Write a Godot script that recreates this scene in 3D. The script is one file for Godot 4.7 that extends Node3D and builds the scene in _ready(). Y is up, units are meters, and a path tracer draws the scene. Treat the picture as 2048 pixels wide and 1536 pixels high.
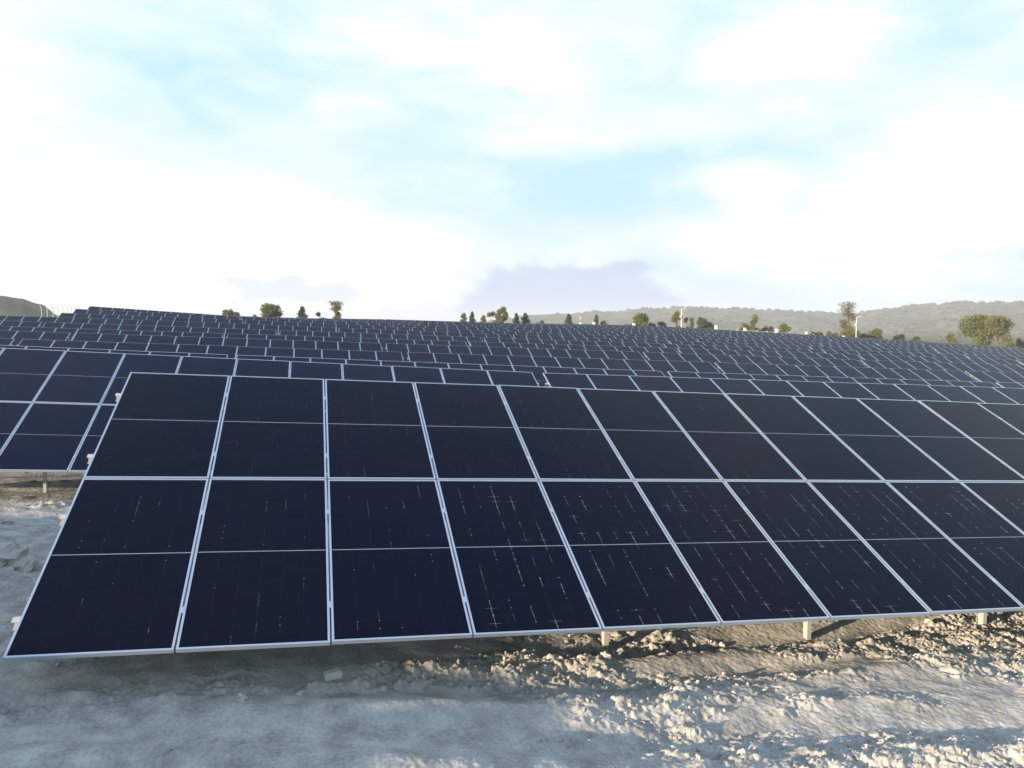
extends Node3D

# Heights of the upper table edges above the lens, one line per row of tables (8.27 m apart),
# one column per 10 m along the rows from x = -60 m: the lie of the land under the solar field.
const TOPS = [
	[1.938, 1.531, 1.133, 0.739, 0.331, -0.126, -0.669, -1.238, -1.779, -2.312, -2.838, -3.337, -3.808, -4.259, -4.699, -5.134, -5.569, -6.006, -6.448, -6.896, -7.348, -7.806, -8.268, -8.733, -9.202],
	[1.951, 1.535, 1.133, 0.743, 0.352, -0.089, -0.634, -1.194, -1.728, -2.274, -2.805, -3.290, -3.739, -4.170, -4.592, -5.014, -5.439, -5.869, -6.307, -6.751, -7.202, -7.660, -8.122, -8.589, -9.060],
	[1.955, 1.523, 1.106, 0.706, 0.320, -0.094, -0.653, -1.198, -1.700, -2.270, -2.791, -3.243, -3.660, -4.066, -4.470, -4.879, -5.295, -5.720, -6.154, -6.597, -7.048, -7.506, -7.971, -8.440, -8.912],
	[1.959, 1.504, 1.061, 0.631, 0.216, -0.192, -0.770, -1.357, -1.764, -2.334, -2.785, -3.179, -3.559, -3.940, -4.329, -4.727, -5.136, -5.557, -5.989, -6.432, -6.885, -7.345, -7.812, -8.285, -8.761],
	[1.971, 1.492, 1.018, 0.548, 0.071, -0.442, -0.996, -1.480, -1.956, -2.379, -2.728, -3.069, -3.421, -3.785, -4.162, -4.553, -4.958, -5.378, -5.811, -6.256, -6.712, -7.177, -7.648, -8.124, -8.604],
	[2.004, 1.504, 1.004, 0.508, 0.012, -0.483, -0.918, -1.316, -1.735, -2.168, -2.557, -2.890, -3.237, -3.597, -3.969, -4.358, -4.762, -5.183, -5.619, -6.069, -6.530, -7.000, -7.477, -7.959, -8.444],
	[2.069, 1.556, 1.042, 0.541, 0.077, -0.293, -0.678, -1.086, -1.467, -1.885, -2.286, -2.651, -3.013, -3.376, -3.750, -4.140, -4.547, -4.972, -5.414, -5.871, -6.339, -6.817, -7.301, -7.790, -8.280],
	[2.176, 1.660, 1.145, 0.655, 0.201, -0.182, -0.516, -0.902, -1.252, -1.625, -2.001, -2.393, -2.762, -3.129, -3.507, -3.901, -4.314, -4.746, -5.197, -5.663, -6.141, -6.627, -7.120, -7.616, -8.114],
	[2.329, 1.824, 1.321, 0.854, 0.500, 0.079, -0.236, -0.621, -1.001, -1.369, -1.782, -2.135, -2.494, -2.861, -3.242, -3.642, -4.064, -4.507, -4.968, -5.446, -5.935, -6.433, -6.935, -7.440, -7.945],
	[2.526, 2.050, 1.576, 1.132, 0.873, 0.546, 0.119, -0.301, -0.703, -1.099, -1.498, -1.852, -2.205, -2.572, -2.958, -3.367, -3.799, -4.255, -4.730, -5.221, -5.724, -6.234, -6.748, -7.262, -7.775],
	[2.757, 2.327, 1.910, 1.527, 1.265, 0.957, 0.468, 0.012, -0.400, -0.795, -1.178, -1.538, -1.895, -2.266, -2.659, -3.078, -3.523, -3.993, -4.484, -4.991, -5.510, -6.034, -6.559, -7.084, -7.604],
	[3.002, 2.625, 2.282, 1.986, 1.759, 1.296, 0.739, 0.290, -0.102, -0.479, -0.848, -1.208, -1.569, -1.947, -2.348, -2.779, -3.238, -3.725, -4.233, -4.759, -5.294, -5.833, -6.372, -6.906, -7.435],
	[3.236, 2.902, 2.617, 2.387, 2.201, 1.444, 0.897, 0.528, 0.183, -0.166, -0.520, -0.876, -1.239, -1.620, -2.031, -2.473, -2.948, -3.452, -3.981, -4.525, -5.079, -5.634, -6.186, -6.730, -7.267],
	[3.437, 3.122, 2.847, 2.598, 2.227, 1.339, 1.017, 0.753, 0.459, 0.134, -0.207, -0.553, -0.912, -1.295, -1.712, -2.166, -2.656, -3.180, -3.729, -4.295, -4.868, -5.440, -6.004, -6.558, -7.101],
	[3.597, 3.271, 2.960, 2.616, 2.093, 1.418, 1.199, 0.982, 0.721, 0.410, 0.082, -0.250, -0.597, -0.976, -1.397, -1.863, -2.368, -2.910, -3.481, -4.069, -4.662, -5.251, -5.827, -6.389, -6.938],
	[3.719, 3.367, 3.004, 2.585, 2.056, 1.552, 1.327, 1.192, 0.953, 0.643, 0.331, 0.023, -0.300, -0.669, -1.094, -1.569, -2.087, -2.648, -3.241, -3.851, -4.465, -5.070, -5.657, -6.225, -6.777],
	[3.816, 3.436, 3.035, 2.586, 2.091, 1.648, 1.419, 1.354, 1.115, 0.811, 0.527, 0.261, -0.027, -0.378, -0.809, -1.293, -1.819, -2.395, -3.012, -3.644, -4.277, -4.898, -5.494, -6.066, -6.619],
	[3.901, 3.500, 3.078, 2.628, 2.169, 1.771, 1.532, 1.401, 1.178, 0.905, 0.667, 0.459, 0.223, -0.105, -0.552, -1.044, -1.565, -2.157, -2.798, -3.448, -4.099, -4.735, -5.337, -5.908, -6.461],
	[3.986, 3.572, 3.144, 2.703, 2.274, 1.904, 1.635, 1.428, 1.197, 0.949, 0.761, 0.621, 0.441, 0.149, -0.339, -0.836, -1.328, -1.938, -2.607, -3.263, -3.929, -4.580, -5.182, -5.750, -6.302],
	[4.076, 3.656, 3.229, 2.801, 2.392, 2.032, 1.736, 1.480, 1.233, 0.994, 0.844, 0.751, 0.607, 0.355, -0.178, -0.665, -1.128, -1.749, -2.440, -3.087, -3.761, -4.425, -5.022, -5.588, -6.141],
	[4.173, 3.752, 3.330, 2.914, 2.519, 2.162, 1.850, 1.572, 1.319, 1.098, 0.953, 0.853, 0.705, 0.438, -0.032, -0.516, -1.001, -1.606, -2.272, -2.928, -3.594, -4.248, -4.852, -5.422, -5.977],
]
# far trees: kind, x, z, height of the tip, width, label
const TREES = [
	["spiky", -14.9, -185.0, 6.87, 2.87, "small pale spiky tree, first on the skyline from the left"],
	["bush", -10.0, -185.0, 6.13, 1.34, "tiny bush left of the big round tree on the left skyline"],
	["dense", -6.5, -190.0, 8.51, 5.51, "big round dense tree on the left skyline"],
	["cone", 0.3, -190.0, 7.87, 2.09, "small pointed tree right of the big round left tree"],
	["gap", 4.9, -195.0, 8.25, 1.80, "small dark sparse tree left of the tall left skyline tree"],
	["tall", 7.9, -190.0, 9.31, 2.11, "tall ragged dark tree, rightmost of the left skyline group"],
	["dense", 40.6, -200.0, 7.09, 1.93, "dark rounded tree, first of the middle skyline group"],
	["cone", 42.7, -200.0, 7.10, 1.68, "narrow dark tree, second of the middle skyline group"],
	["dense", 46.9, -205.0, 6.55, 1.86, "small dark tree beside the short red and white mast"],
	["open", 48.4, -200.0, 7.64, 2.34, "open-branched pale tree left of the tallest middle tree"],
	["open", 50.6, -200.0, 8.56, 2.60, "tallest open-branched tree of the middle skyline group"],
	["cone", 56.0, -205.0, 6.85, 1.88, "dark pointed tree just right of the tallest middle tree"],
	["cone", 58.4, -205.0, 6.86, 2.42, "wider dark pointed tree ending the middle skyline group"],
	["bush", 60.8, -200.0, 5.22, 2.11, "low dark bush right of the middle skyline group"],
	["cone", 70.7, -205.0, 6.65, 2.19, "lone pointed tree left of the slim red and white mast"],
	["cone", 76.8, -200.0, 6.46, 1.61, "small pointed tree right of the slim red and white mast"],
	["bush", 79.1, -200.0, 5.13, 2.43, "low bush right of the slim red and white mast"],
	["bush", 89.2, -205.0, 4.77, 3.35, "low olive bush left of the round green tree"],
	["dense", 92.0, -205.0, 7.43, 4.48, "round green tree left of the middle lamp post"],
	["bush", 95.7, -205.0, 4.78, 1.69, "tiny bush just right of the round green tree"],
	["open", 101.3, -210.0, 4.97, 2.03, "small open tree between round green tree and lamp post"],
	["dense", 103.2, -205.0, 8.05, 2.84, "tall rounded tree directly left of the middle lamp post"],
	["open", 107.0, -205.0, 6.23, 2.00, "small open tree directly right of the middle lamp post"],
	["gap", 108.8, -200.0, 7.42, 2.52, "dark sparse tree right of the middle lamp post"],
	["bush", 110.2, -200.0, 4.92, 3.36, "wide dark bush under the sparse tree by the lamp post"],
	["dense", 128.2, -205.0, 7.03, 3.21, "bright olive tree midway between the two lamp posts"],
	["bush", 126.8, -208.0, 4.71, 3.84, "olive bush left of the midway olive tree"],
	["bush", 134.1, -208.0, 4.73, 3.28, "low bush right of the midway olive tree"],
	["dense", 134.5, -200.0, 4.53, 3.46, "dark leaning tree right of the midway olive tree"],
	["bush", 149.9, -205.0, 2.34, 3.29, "small olive bush left of the tall narrow tree, farther one"],
	["bush", 154.4, -205.0, 2.49, 3.01, "small olive bush left of the tall narrow tree, nearer one"],
	["tall", 148.4, -190.0, 10.22, 3.36, "tall narrow tree with a rounded head beside the right lamp post"],
	["bush", 145.8, -186.0, 2.97, 4.67, "dark bush at the foot of the tall narrow tree"],
	["bush", 152.0, -188.0, 1.71, 2.79, "small green bush right of the right lamp post"],
	["dense", 157.6, -190.0, 2.96, 3.97, "bright green tree right of the right lamp post"],
	["bush", 174.5, -200.0, 1.29, 3.32, "low bush behind the pale boundary wall"],
	["gap", 176.1, -195.0, 1.91, 2.96, "small dark sparse tree above the pale boundary wall"],
	["dense", 193.1, -200.0, 1.71, 3.38, "small rounded tree left of the biggest right tree"],
	["bush", 191.4, -195.0, -0.81, 2.11, "low bush at the left foot of the biggest tree"],
	["dense", 198.3, -195.0, 7.31, 9.20, "biggest broad olive tree at the far right"],
	["open", 200.2, -190.0, 6.35, 6.54, "open right half of the crown clump beside the biggest tree"],
	["bush", 200.0, -185.0, -0.98, 4.08, "low olive bush right of the biggest tree"],
	["bush", 220.5, -200.0, -0.08, 2.85, "bush at the right picture edge beyond the field"],
]
const SKY := 0.342            # brightness of the white cloud
const EYE := 3.24            # lens height, metres
const ROW_Z := -10.456       # upper edge of the first row
const ROW_PITCH := 8.27
const STAND := 2.45          # upper table edge above the ground
const MOD_W := 1.14
const MOD_L := 2.278
const MOD_P := 1.154
const COLS := 13
const TILT := 0.4107
const PERIOD := 15.25
const ORD := ["first", "second", "third", "fourth", "fifth", "sixth", "seventh", "eighth", "ninth", "tenth", "eleventh", "twelfth", "thirteenth", "fourteenth", "fifteenth", "sixteenth", "seventeenth", "eighteenth", "nineteenth"]

var rng := RandomNumberGenerator.new()
var M := {}
var taken := {}
var n_a := FastNoiseLite.new()
var n_b := FastNoiseLite.new()
var n_c := FastNoiseLite.new()
var n_d := FastNoiseLite.new()
var n_e := FastNoiseLite.new()

# ---------------------------------------------------------------- helpers

func numbered(called: String) -> String:
	var k: int = taken.get(called, 0)
	taken[called] = k + 1
	return called if k == 0 else "%s_%03d" % [called, k]

func tag(o: Node, label: String, category: String, group := "") -> void:
	o.set_meta("label", label)
	o.set_meta("category", category)
	if group != "":
		o.set_meta("group", group)

func thing(called: String, label: String, category: String, at: Vector3, group := "") -> Node3D:
	var o := Node3D.new()
	o.name = numbered(called)
	add_child(o)
	o.position = at
	tag(o, label, category, group)
	return o

func part(called: String, mesh: Mesh, mat: Material, parent: Node, xf := Transform3D.IDENTITY) -> MeshInstance3D:
	var o := MeshInstance3D.new()
	o.name = called
	o.mesh = mesh
	if mat != null:
		o.material_override = mat
	parent.add_child(o, true)
	o.transform = xf
	return o

func tool() -> SurfaceTool:
	var st := SurfaceTool.new()
	st.begin(Mesh.PRIMITIVE_TRIANGLES)
	st.set_smooth_group(-1)
	return st

func quad(st: SurfaceTool, a: Vector3, b: Vector3, c: Vector3, d: Vector3) -> void:
	for p in [[a, Vector2(0, 0)], [b, Vector2(1, 0)], [c, Vector2(1, 1)], [a, Vector2(0, 0)], [c, Vector2(1, 1)], [d, Vector2(0, 1)]]:
		st.set_uv(p[1])
		st.add_vertex(p[0])

func box(st: SurfaceTool, c: Vector3, s: Vector3, basis := Basis.IDENTITY) -> void:
	var h := s * 0.5
	var v := []
	for i in 8:
		v.append(c + basis * Vector3(h.x if i & 1 else -h.x, h.y if i & 2 else -h.y, h.z if i & 4 else -h.z))
	quad(st, v[2], v[3], v[7], v[6])   # top
	quad(st, v[4], v[5], v[1], v[0])   # bottom
	quad(st, v[6], v[7], v[5], v[4])   # +z
	quad(st, v[3], v[2], v[0], v[1])   # -z
	quad(st, v[7], v[3], v[1], v[5])   # +x
	quad(st, v[2], v[6], v[4], v[0])   # -x

func tube(st: SurfaceTool, a: Vector3, b: Vector3, ra: float, rb: float, n := 8) -> void:
	var d := (b - a).normalized()
	var s := d.cross(Vector3.RIGHT if absf(d.x) < 0.8 else Vector3.UP).normalized()
	var t := s.cross(d)
	for i in n:
		var p := TAU * i / n
		var q := TAU * (i + 1) / n
		var u := s * cos(p) + t * sin(p)
		var w := s * cos(q) + t * sin(q)
		quad(st, b + u * rb, b + w * rb, a + w * ra, a + u * ra)
		st.add_vertex(b); st.add_vertex(b + w * rb); st.add_vertex(b + u * rb)
		st.add_vertex(a); st.add_vertex(a + u * ra); st.add_vertex(a + w * ra)

func done(st: SurfaceTool, mesh: ArrayMesh = null) -> ArrayMesh:
	st.generate_normals()
	return st.commit(mesh) if mesh != null else st.commit()

func mat(c: Color, rough: float, metal := 0.0, spec := 0.5) -> StandardMaterial3D:
	var m := StandardMaterial3D.new()
	m.albedo_color = c.linear_to_srgb()
	m.roughness = rough
	m.metallic = metal
	m.metallic_specular = spec
	return m

func noise_image(size: int, seed_n: int, freq: float, octaves: int) -> Image:
	var n := FastNoiseLite.new()
	n.seed = seed_n
	n.frequency = freq
	n.fractal_octaves = octaves
	n.noise_type = FastNoiseLite.TYPE_SIMPLEX_SMOOTH
	return n.get_seamless_image(size, size)

# a colour texture of grain and patches between three tones
func grain_texture(size: int, seed_n: int, freq: float, dark: Color, mid: Color, light: Color) -> ImageTexture:
	var a := noise_image(size, seed_n, freq, 5)
	var b := noise_image(size, seed_n + 1, freq * 9.0, 3)
	var out := Image.create(size, size, true, Image.FORMAT_RGB8)
	for y in size:
		for x in size:
			var t := a.get_pixel(x, y).r * 0.62 + b.get_pixel(x, y).r * 0.38
			t = clampf((t - 0.5) * 1.9 + 0.5, 0.0, 1.0)
			var c := dark.lerp(mid, t * 2.0) if t < 0.5 else mid.lerp(light, t * 2.0 - 1.0)
			out.set_pixel(x, y, c.linear_to_srgb())
	out.generate_mipmaps()
	return ImageTexture.create_from_image(out)

func bump_texture(size: int, seed_n: int, freq: float, strength: float) -> ImageTexture:
	var a := noise_image(size, seed_n, freq, 5)
	a.convert(Image.FORMAT_RGBA8)
	a.bump_map_to_normal_map(strength)
	a.generate_mipmaps()
	return ImageTexture.create_from_image(a)

func cubic(a: float, b: float, c: float, d: float, t: float) -> float:
	return b + 0.5 * t * (c - a + t * (2.0 * a - 5.0 * b + 4.0 * c - d + t * (3.0 * (b - c) + d - a)))

func line_at(k: int, x: float) -> float:
	var row: Array = TOPS[clampi(k + 1, 0, TOPS.size() - 1)]
	var n := row.size()
	var g := clampf((x + 60.0) / 10.0, -3.0, n + 2.0)
	if g <= 0.0:
		return row[0] + (row[1] - row[0]) * g
	if g >= n - 1:
		return row[n - 1] + (row[n - 1] - row[n - 2]) * (g - n + 1)
	var i := mini(int(g), n - 2)
	return cubic(row[maxi(i - 1, 0)], row[i], row[i + 1], row[mini(i + 2, n - 1)], g - i)

# height above the lens of a table's upper edge at x in row k (k may lie between rows)
func top_height(x: float, k: float) -> float:
	var c := clampf(k, -1.0, 19.0)
	var i := mini(int(floor(c)), 18)
	return cubic(line_at(i - 1, x), line_at(i, x), line_at(i + 1, x), line_at(i + 2, x), c - i)

# the graded ground, without its clods
func land(x: float, z: float) -> float:
	var k := 1.0 + (ROW_Z - (z - 2.1)) / ROW_PITCH
	var y := EYE - STAND + top_height(x, k)
	var away := maxf(-z - 185.0, 0.0) + maxf(absf(x - 60.0) - 160.0, 0.0) + maxf(z - 30.0, 0.0)
	if away > 0.0:
		y = lerpf(y, -7.0, 1.0 - exp(-away / 260.0))
	# the ground lies higher under the left end of the first row
	if z > -14.0 and z < 6.0:
		y += 0.25 * smoothstep(3.0, -0.6, x) * smoothstep(-20.0, -6.0, x) * smoothstep(-14.0, -9.5, z) * smoothstep(6.0, -1.0, z)
	# added bank left of the first row, unseen, shaped to shade the near soil
	if x > -19.0 and x < -5.0 and z > -16.0 and z < 8.0:
		var shade_crest := 1.56 + 0.05 * sin(z * 2.3 + 0.6) + 0.16 * n_a.get_noise_2d(z * 70.0, 11.0) + 0.6 * exp(-pow((z - 0.2) / 0.2, 2.0)) + 0.25 * exp(-pow((z + 1.4) / 0.12, 2.0)) + 0.12 * smoothstep(-1.8, -2.6, z)
		var across := clampf(1.0 - absf(x + 10.5) / 3.4, 0.0, 1.0)
		y += shade_crest * across * across * (3.0 - 2.0 * across) * smoothstep(-12.0, -9.8, z) * smoothstep(8.0, 3.0, z)
	return y

# how loose the soil is: 0 packed, 1 heaped with clods
func loose(x: float, z: float) -> float:
	var s := z + 0.09 * x + 0.14 * sin(x * 0.9)
	var v := n_b.get_noise_2d(x * 17.0, s * 95.0) + 0.3 * n_a.get_noise_2d(x * 90.0, z * 140.0)
	return smoothstep(-0.06, 0.26, v + 0.2 * smoothstep(-0.5, 2.5, x) - 0.09)

func relief(x: float, z: float) -> float:
	var fade := smoothstep(-8.5, -6.0, x) * smoothstep(12.5, 9.5, x) * smoothstep(-20.0, -17.0, z) * smoothstep(-1.0, -3.0, z)
	if fade <= 0.0:
		return 0.0
	var l := loose(x, z)
	var y := 0.05 * n_a.get_noise_2d(x * 30.0, z * 55.0)
	# wheel ruts along the row
	for r in [[-5.35, 0.10, 0.26], [-6.55, -0.07, 0.2], [-7.35, 0.02, 0.22], [-4.5, 0.12, 0.24]]:
		var s: float = (z - r[0] - r[1] * (x - 3.5) - 0.1 * sin(x * 0.8 + r[0])) / r[2]
		y += -0.045 * exp(-s * s) + 0.03 * exp(-pow(absf(s) - 1.9, 2.0) * 2.0)
	# broken clods: big lumps carrying smaller ones
	var wx := x + 0.05 * n_c.get_noise_2d(x * 500.0, z * 500.0)
	var wz := z + 0.05 * n_c.get_noise_2d(x * 500.0 + 900.0, z * 500.0)
	var b := clampf(-n_e.get_noise_2d(wx * 210.0, wz * 380.0), 0.0, 1.0)
	var c := clampf(-n_e.get_noise_2d(wx * 900.0 + 77.0, wz * 1100.0), 0.0, 1.0)
	var e := n_c.get_noise_2d(x * 1600.0, z * 1800.0)
	y += l * (0.14 * b * sqrt(b) + 0.05 * c - 0.075 + 0.02 * e)
	y += 0.009 * n_d.get_noise_2d(x * 300.0, z * 420.0) + 0.004 * n_d.get_noise_2d(x * 1500.0, z * 1500.0)
	return y * fade

func ground_y(x: float, z: float) -> float:
	return land(x, z) + relief(x, z)

# ---------------------------------------------------------------- sky

func blob(az: float, el: float, a0: float, e0: float, ra: float, re: float) -> float:
	var d := sqrt(pow((az - a0) / ra, 2.0) + pow((el - e0) / re, 2.0))
	return smoothstep(1.0, 0.0, d)

func soft_warp(d: Vector3, n: FastNoiseLite) -> float:
	return 1.2 * n.get_noise_3d(d.x * 4.0, d.y * 9.0, d.z * 4.0)

func sky_image() -> Image:
	var w := 2048
	var h := 1024
	var img := Image.create(w, h, false, Image.FORMAT_RGBF)
	img.fill(Color(0.15, 0.14, 0.13))
	var n1 := FastNoiseLite.new()
	n1.seed = 21
	n1.frequency = 1.0
	n1.fractal_octaves = 5
	var n2 := FastNoiseLite.new()
	n2.seed = 5
	n2.frequency = 1.0
	n2.fractal_octaves = 4
	# clouds in sight: azimuth (0 = along -z, right positive), height, spread, strength; negative = clear air
	var white := [[-15.0, 5.0, 14.0, 9.5, 1.0], [-3.0, 5.0, 11.0, 7.5, 1.0], [6.5, 3.4, 8.5, 5.0, 1.1], [17.0, 17.8, 5.5, 5.5, 0.9], [8.0, 19.3, 10.0, 2.6, 0.55], [34.0, 17.6, 8.0, 4.4, 0.95], [45.0, 8.0, 13.0, 6.0, 0.9], [31.0, 9.5, 5.5, 1.9, 0.75], [34.0, 5.8, 15.0, 2.6, 0.8], [3.6, 14.3, 5.0, 2.2, 0.45], [-17.0, 16.0, 7.0, 6.0, 0.35], [26.0, 13.5, 9.0, 3.0, 0.28], [42.0, 13.0, 9.0, 4.0, 0.25], [18.0, 13.0, 10.0, 2.4, 0.3],
		[-7.0, 15.5, 9.0, 4.5, -0.2], [8.0, 11.5, 9.0, 3.4, -0.16], [19.0, 8.8, 11.0, 4.2, -0.26], [26.0, 11.0, 9.0, 2.2, -0.22], [-1.0, 19.0, 6.0, 3.0, -0.2], [43.0, 18.0, 7.0, 5.0, -0.2]]
	var grey := [[18.5, 2.2, 7.6, 2.9, 1.0], [22.0, 2.6, 5.6, 2.1, 0.8], [-0.8, 2.7, 6.5, 1.2, 0.55], [10.0, 1.2, 6.0, 0.9, 0.35], [38.0, 4.5, 12.0, 0.5, 0.3]]
	for y in h / 2 + 12:
		var el := 90.0 - (y + 0.5) * 180.0 / h
		var ce := cos(deg_to_rad(el))
		var se := sin(deg_to_rad(el))
		for x in w:
			var az := fposmod((x + 0.5) * 360.0 / w + 180.0, 360.0) - 180.0
			var ar := deg_to_rad(az)
			var d := Vector3(sin(ar) * ce, se, -cos(ar) * ce)
			# high cloud drawn out in sheets
			var flat := Vector2(d.x, d.z) / (maxf(d.y, 0.0) + 0.22)
			var wisp := n1.get_noise_2d(flat.x * 1.5 + 7.0, flat.y * 2.6)
			var fine := n2.get_noise_3d(d.x * 9.0, d.y * 26.0, d.z * 9.0)
			var cover := 0.2 + wisp * 0.9 + fine * 0.2
			var seen := smoothstep(62.0, 42.0, absf(az - 15.0)) * smoothstep(34.0, 21.0, el)
			var streak := n1.get_noise_3d(d.x * 5.0 + soft_warp(d, n2), d.y * 17.0 + d.x * 3.0, d.z * 5.0)
			var soft := n2.get_noise_3d(d.x * 2.6, d.y * 6.5, d.z * 2.6)
			cover = lerpf(cover, 0.41 + soft * 0.3 + fine * 0.14 + streak * 0.3, seen)
			if seen > 0.0:
				var wa := az + fine * 2.6 + soft * 3.0
				var we := el + soft * 2.4 + fine * 0.9
				var s := 0.0
				for b in white:
					if absf(wa - b[0]) < b[2] and absf(we - b[1]) < b[3]:
						s += b[4] * blob(wa, we, b[0], b[1], b[2], b[3])
				cover += s * seen
			cover = clampf(cover, 0.0, 1.0)
			var low := exp(-maxf(el, 0.0) / 7.0)
			var blue := Color(0.62, 0.94, 1.06).lerp(Color(0.27, 0.52, 0.98), smoothstep(15.0, 70.0, el))
			blue = blue.lerp(Color(0.76, 0.93, 1.06), low * 0.75)
			var c := blue.lerp(Color(1.20, 1.20, 1.20), cover)
			if seen > 0.0 and el < 9.0:
				var g := 0.0
				var ga := az + fine * 2.4
				var ge := el + 0.9 * n1.get_noise_2d(az * 0.35, el * 0.8) + fine * 0.6
				for b in grey:
					if absf(ga - b[0]) < b[2] and absf(ge - b[1]) < b[3]:
						g += b[4] * smoothstep(1.0, 0.72, sqrt(pow((ga - b[0]) / b[2], 2.0) + pow((ge - b[1]) / b[3], 2.0)))
				c = c.lerp(Color(0.63, 0.74, 0.97), clampf(g, 0.0, 1.0) * 0.92 * seen)
			img.set_pixel(x, y, Color(c.r * SKY, c.g * SKY, c.b * SKY))
	return img

# ---------------------------------------------------------------- solar tables

var panel_frame: ArrayMesh
var panel_far: Array[ArrayMesh] = []
var panel_glass: ArrayMesh
var panel_strip: ArrayMesh
var clamp_mesh: ArrayMesh
var purlin_mesh: ArrayMesh
var purlin_joined: ArrayMesh
var rafter_mesh: ArrayMesh

func frame_shape(st: SurfaceTool, end_lip := 0.018, lip := 0.018) -> void:
	box(st, Vector3(-MOD_W / 2 + lip / 2, 0, 0), Vector3(lip, 0.035, MOD_L))
	box(st, Vector3(MOD_W / 2 - lip / 2, 0, 0), Vector3(lip, 0.035, MOD_L))
	box(st, Vector3(0, 0, MOD_L / 2 - end_lip / 2), Vector3(MOD_W - 2 * lip, 0.035, end_lip))
	box(st, Vector3(0, 0, -MOD_L / 2 + end_lip / 2), Vector3(MOD_W - 2 * lip, 0.035, end_lip))

func glass_shape(st: SurfaceTool, end_lip := 0.017, lip := 0.017) -> void:
	box(st, Vector3(0, 0.011, 0), Vector3(MOD_W - 2 * lip, 0.006, MOD_L - 2 * end_lip))

# the printed cell grid: dark cells and gaps, glints painted along ribbons and crossings
func cell_texture(seed_n: int, glint_amount: float) -> ImageTexture:
	var r := RandomNumberGenerator.new()
	r.seed = seed_n
	var w := 512
	var h := 1024
	var img := Image.create(w, h, true, Image.FORMAT_RGB8)
	var ground := Color(0.0034, 0.0046, 0.0135)
	img.fill(ground.linear_to_srgb())
	for i in 6:
		for j in 24:
			var k := r.randf_range(0.92, 1.08)
			var x0 := int(6 + i * 83.4)
			var y0 := int(6 + j * 42.1 + (4 if j > 11 else 0))
			img.fill_rect(Rect2i(x0, y0, 81, 40), Color(ground.r * k, ground.g * k, ground.b * k).linear_to_srgb())
	# faint gaps between the cells
	for i in range(1, 6):
		img.fill_rect(Rect2i(int(4 + i * 83.4), 0, 2, h), Color(0.009, 0.0105, 0.019).linear_to_srgb())
	for j in range(1, 24):
		img.fill_rect(Rect2i(0, int(4 + j * 42.1 + (4 if j > 11 else 0)), w, 1), Color(0.007, 0.0085, 0.016).linear_to_srgb())
	if glint_amount > 0.0:
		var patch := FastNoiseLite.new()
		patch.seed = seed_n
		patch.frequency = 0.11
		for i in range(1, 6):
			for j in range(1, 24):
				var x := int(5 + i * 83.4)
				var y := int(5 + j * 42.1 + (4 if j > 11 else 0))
				var p := clampf(patch.get_noise_2d(i * 3.0, j * 2.0) * 1.6 + 0.25 + (0.25 if j % 6 > 3 else -0.15), 0.0, 1.0) * glint_amount
				# painted glint where ribbon and cell gap cross
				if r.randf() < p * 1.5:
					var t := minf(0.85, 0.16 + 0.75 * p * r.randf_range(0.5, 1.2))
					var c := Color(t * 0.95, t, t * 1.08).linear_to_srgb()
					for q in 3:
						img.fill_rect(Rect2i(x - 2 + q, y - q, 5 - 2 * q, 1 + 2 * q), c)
				# painted glint in dashes down the ribbon
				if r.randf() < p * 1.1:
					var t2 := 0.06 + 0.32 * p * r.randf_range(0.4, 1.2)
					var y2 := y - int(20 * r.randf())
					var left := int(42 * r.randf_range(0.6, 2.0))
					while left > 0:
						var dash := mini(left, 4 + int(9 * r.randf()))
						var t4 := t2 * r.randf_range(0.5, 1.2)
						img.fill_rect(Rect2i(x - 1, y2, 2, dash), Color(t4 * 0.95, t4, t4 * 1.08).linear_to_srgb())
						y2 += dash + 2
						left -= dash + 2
				if r.randf() < p * 0.8 - 0.3:  # painted glint along the gap across the ribbon
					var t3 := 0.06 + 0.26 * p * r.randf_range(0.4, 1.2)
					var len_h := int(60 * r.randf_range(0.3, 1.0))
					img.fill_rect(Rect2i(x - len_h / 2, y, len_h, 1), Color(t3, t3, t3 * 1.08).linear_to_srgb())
	img.generate_mipmaps()
	return ImageTexture.create_from_image(img)

func make_table_meshes() -> void:
	var st := tool()
	frame_shape(st)
	panel_frame = done(st)
	st = tool()
	glass_shape(st)
	panel_glass = done(st)
	for k in 2:
		var lips: Array = [[0.009, 0.018], [0.005, 0.018]][k]
		var m := ArrayMesh.new()
		st = tool()
		frame_shape(st, lips[0], lips[1])
		done(st, m)
		m.surface_set_material(0, M.frame)
		st = tool()
		glass_shape(st, lips[0] - 0.001, lips[1] - 0.001)
		done(st, m)
		m.surface_set_material(1, M.glass)
		panel_far.append(m)
	st = tool()
	box(st, Vector3(0, 0.0142, 0), Vector3(MOD_W - 0.046, 0.0012, 0.007))
	panel_strip = done(st)
	st = tool()
	box(st, Vector3(0, 0.0195, 0), Vector3(0.044, 0.004, 0.07))
	box(st, Vector3(0, 0.023, 0), Vector3(0.012, 0.006, 0.012))
	clamp_mesh = done(st)
	# cold-formed channel, open towards the low edge
	var length := COLS * MOD_P + 0.12
	st = tool()
	box(st, Vector3(0, 0, -0.03), Vector3(length, 0.08, 0.003))
	box(st, Vector3(0, 0.0385, 0), Vector3(length, 0.003, 0.057))
	box(st, Vector3(0, -0.0385, 0), Vector3(length, 0.003, 0.057))
	purlin_mesh = done(st)
	st = tool()
	box(st, Vector3(0, 0, 0), Vector3(0.05, 0.09, 4.2))
	rafter_mesh = done(st)

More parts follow.
